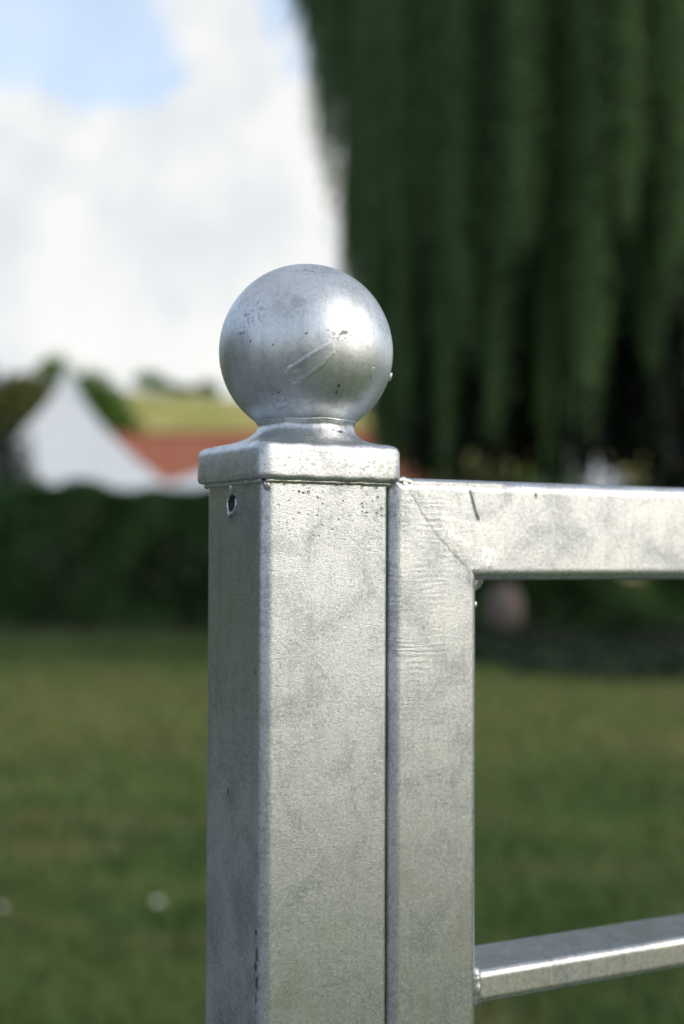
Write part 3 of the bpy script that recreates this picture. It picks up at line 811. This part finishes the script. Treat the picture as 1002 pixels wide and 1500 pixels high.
for (px, pyt, Y, wpx, lab, mt) in ((690, 668, 27, 95, 'olive green bush behind the hedge under the left part of the willow', 'olive'), (790, 664, 29, 90, 'green bush behind the hedge under the middle of the willow', 'tree'),
                                   (985, 655, 27, 70, 'dark green bush behind the hedge at the right edge under the willow', 'shrub')):
    p = at(px, pyt, Y); rx = wpx * px_size(Y) * .6
    tree('garden_bush', lab, 'bush', (p.x, Y, 0), p.z, [(0, 0, p.z * .55, rx, rx * .8, p.z * .45), (rx * .7, 0, p.z * .5, rx * .7, rx * .6, p.z * .42), (-rx * .7, 0, p.z * .5, rx * .7, rx * .6, p.z * .44)], M[mt], 4200, .16, .07)
for (x_, y_, h_, lab) in ((-19, 15, 8.0, 'round unseen tree added beyond the far left corner of the lawn for reflections'), (-18.5, 7, 8.8, 'tall unseen tree added beyond the left side of the lawn for reflections'), (-20, -1.5, 8.2, 'broad unseen tree added beyond the near end of the left hedge for reflections')):
    tree('added_side_tree', lab, 'tree', (x_, y_, 0), h_, [(0, 0, h_ * .6, 3, 3, h_ * .38), (1.2, 1.8, h_ * .55, 2.2, 2.2, h_ * .28), (.6, -2.2, h_ * .5, 2.4, 2.2, h_ * .3), (-.5, .5, h_ * .75, 2, 2, h_ * .24)], M['shrub'], 6000, .4, .28)  # trees added out of view, only to be mirrored in the metal

# ------------------------------------------------------------------ marquees
def marquee(label, px, Y, py_apex, half, rot, eave=2.6):
    ap = at(px, py_apex, Y).z; x = at(px, 815, Y).x
    t_ = empty('marquee', label, 'marquee', (x, Y, 0), rot, 'white pagoda marquees beyond the hedge')
    rings = []
    nsteps = 16
    for i in range(nsteps + 1):
        u = i / nsteps                                            # 0 at the eave, 1 at the apex
        z = eave + (ap - eave) * u
        hw = half * ((1 - u) ** 1.7 * .90 + (1 - u) * .10) + .07
        ring = []
        for k in range(4):
            a = (math.copysign(1, (-1, 1, 1, -1)[k]), math.copysign(1, (-1, -1, 1, 1)[k])); b_ = ((-1, 1, 1, -1)[(k + 1) % 4], (-1, -1, 1, 1)[(k + 1) % 4])
            for j in range(8):
                v = j / 8; sag = .06 * math.sin(math.pi * v) * (1 - u)
                ring.append(((a[0] + (b_[0] - a[0]) * v) * hw * (1 - sag), (a[1] + (b_[1] - a[1]) * v) * hw * (1 - sag), z))
        rings.append(ring)
    link('canopy', loft(rings, False, True), M['canvas'], t_, sharp=50)
    val = []
    for z, g in ((eave - .32, 1.004), (eave - .002, 1.002)):
        val.append([(x_ * g, y_ * g, z + .03 * math.sin(i * 2.2)) for i, (x_, y_, _) in enumerate(rings[0])])
    link('valance', loft(val, False, False), M['canvas'], t_, sharp=50)
    for sx in (-1, 1):
        for sy in (-1, 1):
            link('pole', tube([(sx * half * .97, sy * half * .97, 0), (sx * half * .97, sy * half * .97, eave - .01)], .04, 10), M['pole'], t_)
    link('finial', tube([(0, 0, ap), (0, 0, ap + .25)], [.03, .012], 8), M['pole'], t_)


marquee('white marquee with a tall pointed roof standing left of the gate post', 97, 40, 534, 2.85, R(8), 2.9)
marquee('low white marquee mostly hidden behind the gate post', 405, 47, 630, 3.35, R(-4), 3.25)
marquee('pale marquee whose sloping roof shows under the willow above the gate rail', 846, 42, 606, 2.35, R(4), 2.2)

# ------------------------------------------------------------------ barn with a red roof
by = 58.0; pl = at(40, 815, by).x; pr_ = at(625, 815, by).x
barn = empty('barn', 'long low brick barn with a rust red tiled roof', 'barn', ((pl + pr_) / 2, by, 0), R(-3))
L_ = (pr_ - pl) / 2; ev, rdg, hd = 2.4, at(240, 636, by).z, 3.4
link('wall', loft([[(-L_ + .3, -hd + .35, z), (L_ - .3, -hd + .35, z), (L_ - .3, hd - .35, z), (-L_ + .3, hd - .35, z)] for z in (0, ev + .05)]), M['wall'], barn, smooth=False)
gab = []
for sx in (-1, 1):
    x0_ = sx * (L_ - .3); x1_ = sx * (L_ - .5)
    gab.append(loft([[(xx, -hd + .4, ev + .06), (xx, hd - .4, ev + .06), (xx, 0, rdg - .35)] for xx in (x0_, x1_)]))
for g_ in gab: link('gable', g_, M['wall'], barn, smooth=False)
roof = []
for sy in (-1, 1):
    rws = []
    for i in range(25):
        u = i / 24; zt = ev + (rdg - ev) * u + (.05 if i % 2 else 0)
        rws.append([(xx, sy * hd * (1 - u), zt + .05 * math.sin(xx * .35) * u) for xx in np.linspace(-L_, L_, 40)])
    a = loft(rws, False, False, closed=False)
    roof.append(a)
link('roof', join(roof), M['tiles'], barn, smooth=False)
link('ridge_cap', tube([(xx, 0, rdg + .03 + .05 * math.sin(xx * .35)) for xx in np.linspace(-L_, L_, 30)], .12, 8), M['tiles'], barn)

# ------------------------------------------------------------------ small things on the lawn
p = at(740, 892, 19.6)
bm = bmesh.new(); bmesh.ops.create_icosphere(bm, subdivisions=4, radius=1)
for v in bm.verts:
    q = v.co; k = 1 + .10 * math.sin(q.x * 3 + 1) * math.sin(q.y * 4) + .07 * math.sin(q.z * 6 + q.x * 5) + .03 * math.sin(q.x * 13 + q.y * 11)
    v.co = Vector((q.x * .25 * k, q.y * .22 * k, max(q.z * .36 * k, -.34)))
me = bpy.data.meshes.new('m'); bm.to_mesh(me); bm.free()
bo = link('boulder', me, M['stone'], None, label='pale pinkish grey boulder at the foot of the hedge', cat='boulder', sharp=0); bo.location = (p.x, 19.75, .36)

pf = at(924, 853, 19.4)
rose = empty('rose_bush', 'small rose bush with one large cream bloom by the hedge', 'bush', (pf.x, 19.6, 0))
C = crown_points(2200, [(0, 0, .42, .42, .35, .30), (.25, 0, .36, .3, .25, .22)])
link('foliage', cards_mesh(cards(C, rng.uniform(.04, .07, len(C)), .6)), M['hedge'], rose, smooth=False)
link('stem', join([limb_mesh([(0, 0, -.05), (.03, 0, .25), (dx, dy, .55)], .014, .006, 6) for dx, dy in ((0, -.2), (.2, 0), (-.2, .05))]), M['bark'], rose)


def bloom(c, r):
    rg2 = []
    ms = []
    for lay, (nn, tilt, ln) in enumerate(((7, .25, 1.0), (6, .7, .9), (5, 1.15, .75))):
        for k in range(nn):
            a = 2 * math.pi * k / nn + lay * .5; ca, sa = math.cos(a), math.sin(a); rings_ = []
            for u, wq in ((0, .15), (.4, .5), (.75, .55), (1, .25)):
                rad = r * ln * u * math.cos(tilt * u); zq = r * ln * u * math.sin(tilt * u + .1)
                rings_.append([(c[0] + ca * rad - sa * wq * r * v, c[1] + sa * rad + ca * wq * r * v, c[2] + zq + abs(v) * .25 * r) for v in (-1, -.4, .4, 1)])
            ms.append(loft(rings_, False, False, closed=False))
    return join(ms)


link('bloom', bloom((0, -.22, pf.z - .05), .19), M['petal'], rose)


def daisy(px, py, label, r=.016):
    d = px_dir(px, py); tt = (CAM_Z - .055) / -d[2]; x_, y_ = d[0] * tt, d[1] * tt
    t_ = empty('daisy', label, 'flower', (x_, y_, 0), 0, 'daisies in the lawn')
    link('stem', tube([(0, 0, 0), (.002, 0, .03), (0, 0, .052)], .0011, 6), M['shrub'], t_)
    ms = []
    for k in range(16):
        a = 2 * math.pi * k / 16
        q = Matrix.Rotation(a, 3, 'Z')
        pts = [q @ Vector(v) for v in ((.003, -.0012, .0522), (r * .7, -.0032, .0545), (r, 0, .0552), (r * .7, .0032, .0545), (.003, .0012, .0522))]
        m_ = bpy.data.meshes.new('m'); m_.from_pydata([tuple(v) for v in pts], [], [(0, 1, 2, 3, 4)]); ms.append(m_)
    pe = link('petals', join(ms), M['white_petal'], t_, smooth=False)
    bm = bmesh.new(); bmesh.ops.create_icosphere(bm, subdivisions=2, radius=.0042)
    for v in bm.verts: v.co = Vector((v.co.x, v.co.y, v.co.z * .5 + .0545))
    m_ = bpy.data.meshes.new('m'); bm.to_mesh(m_); bm.free(); link('centre', m_, M['yolk'], t_, sharp=0)
    t_.rotation_euler = (.25, 0, 0)


daisy(232, 1318, 'white daisy in the lawn to the left of the gate post', .0155)
daisy(3, 1326, 'white daisy in the grass at the left edge of the photo', .012)
daisy(868, 1120, 'tiny white daisy in the grass seen through the gate', .008)
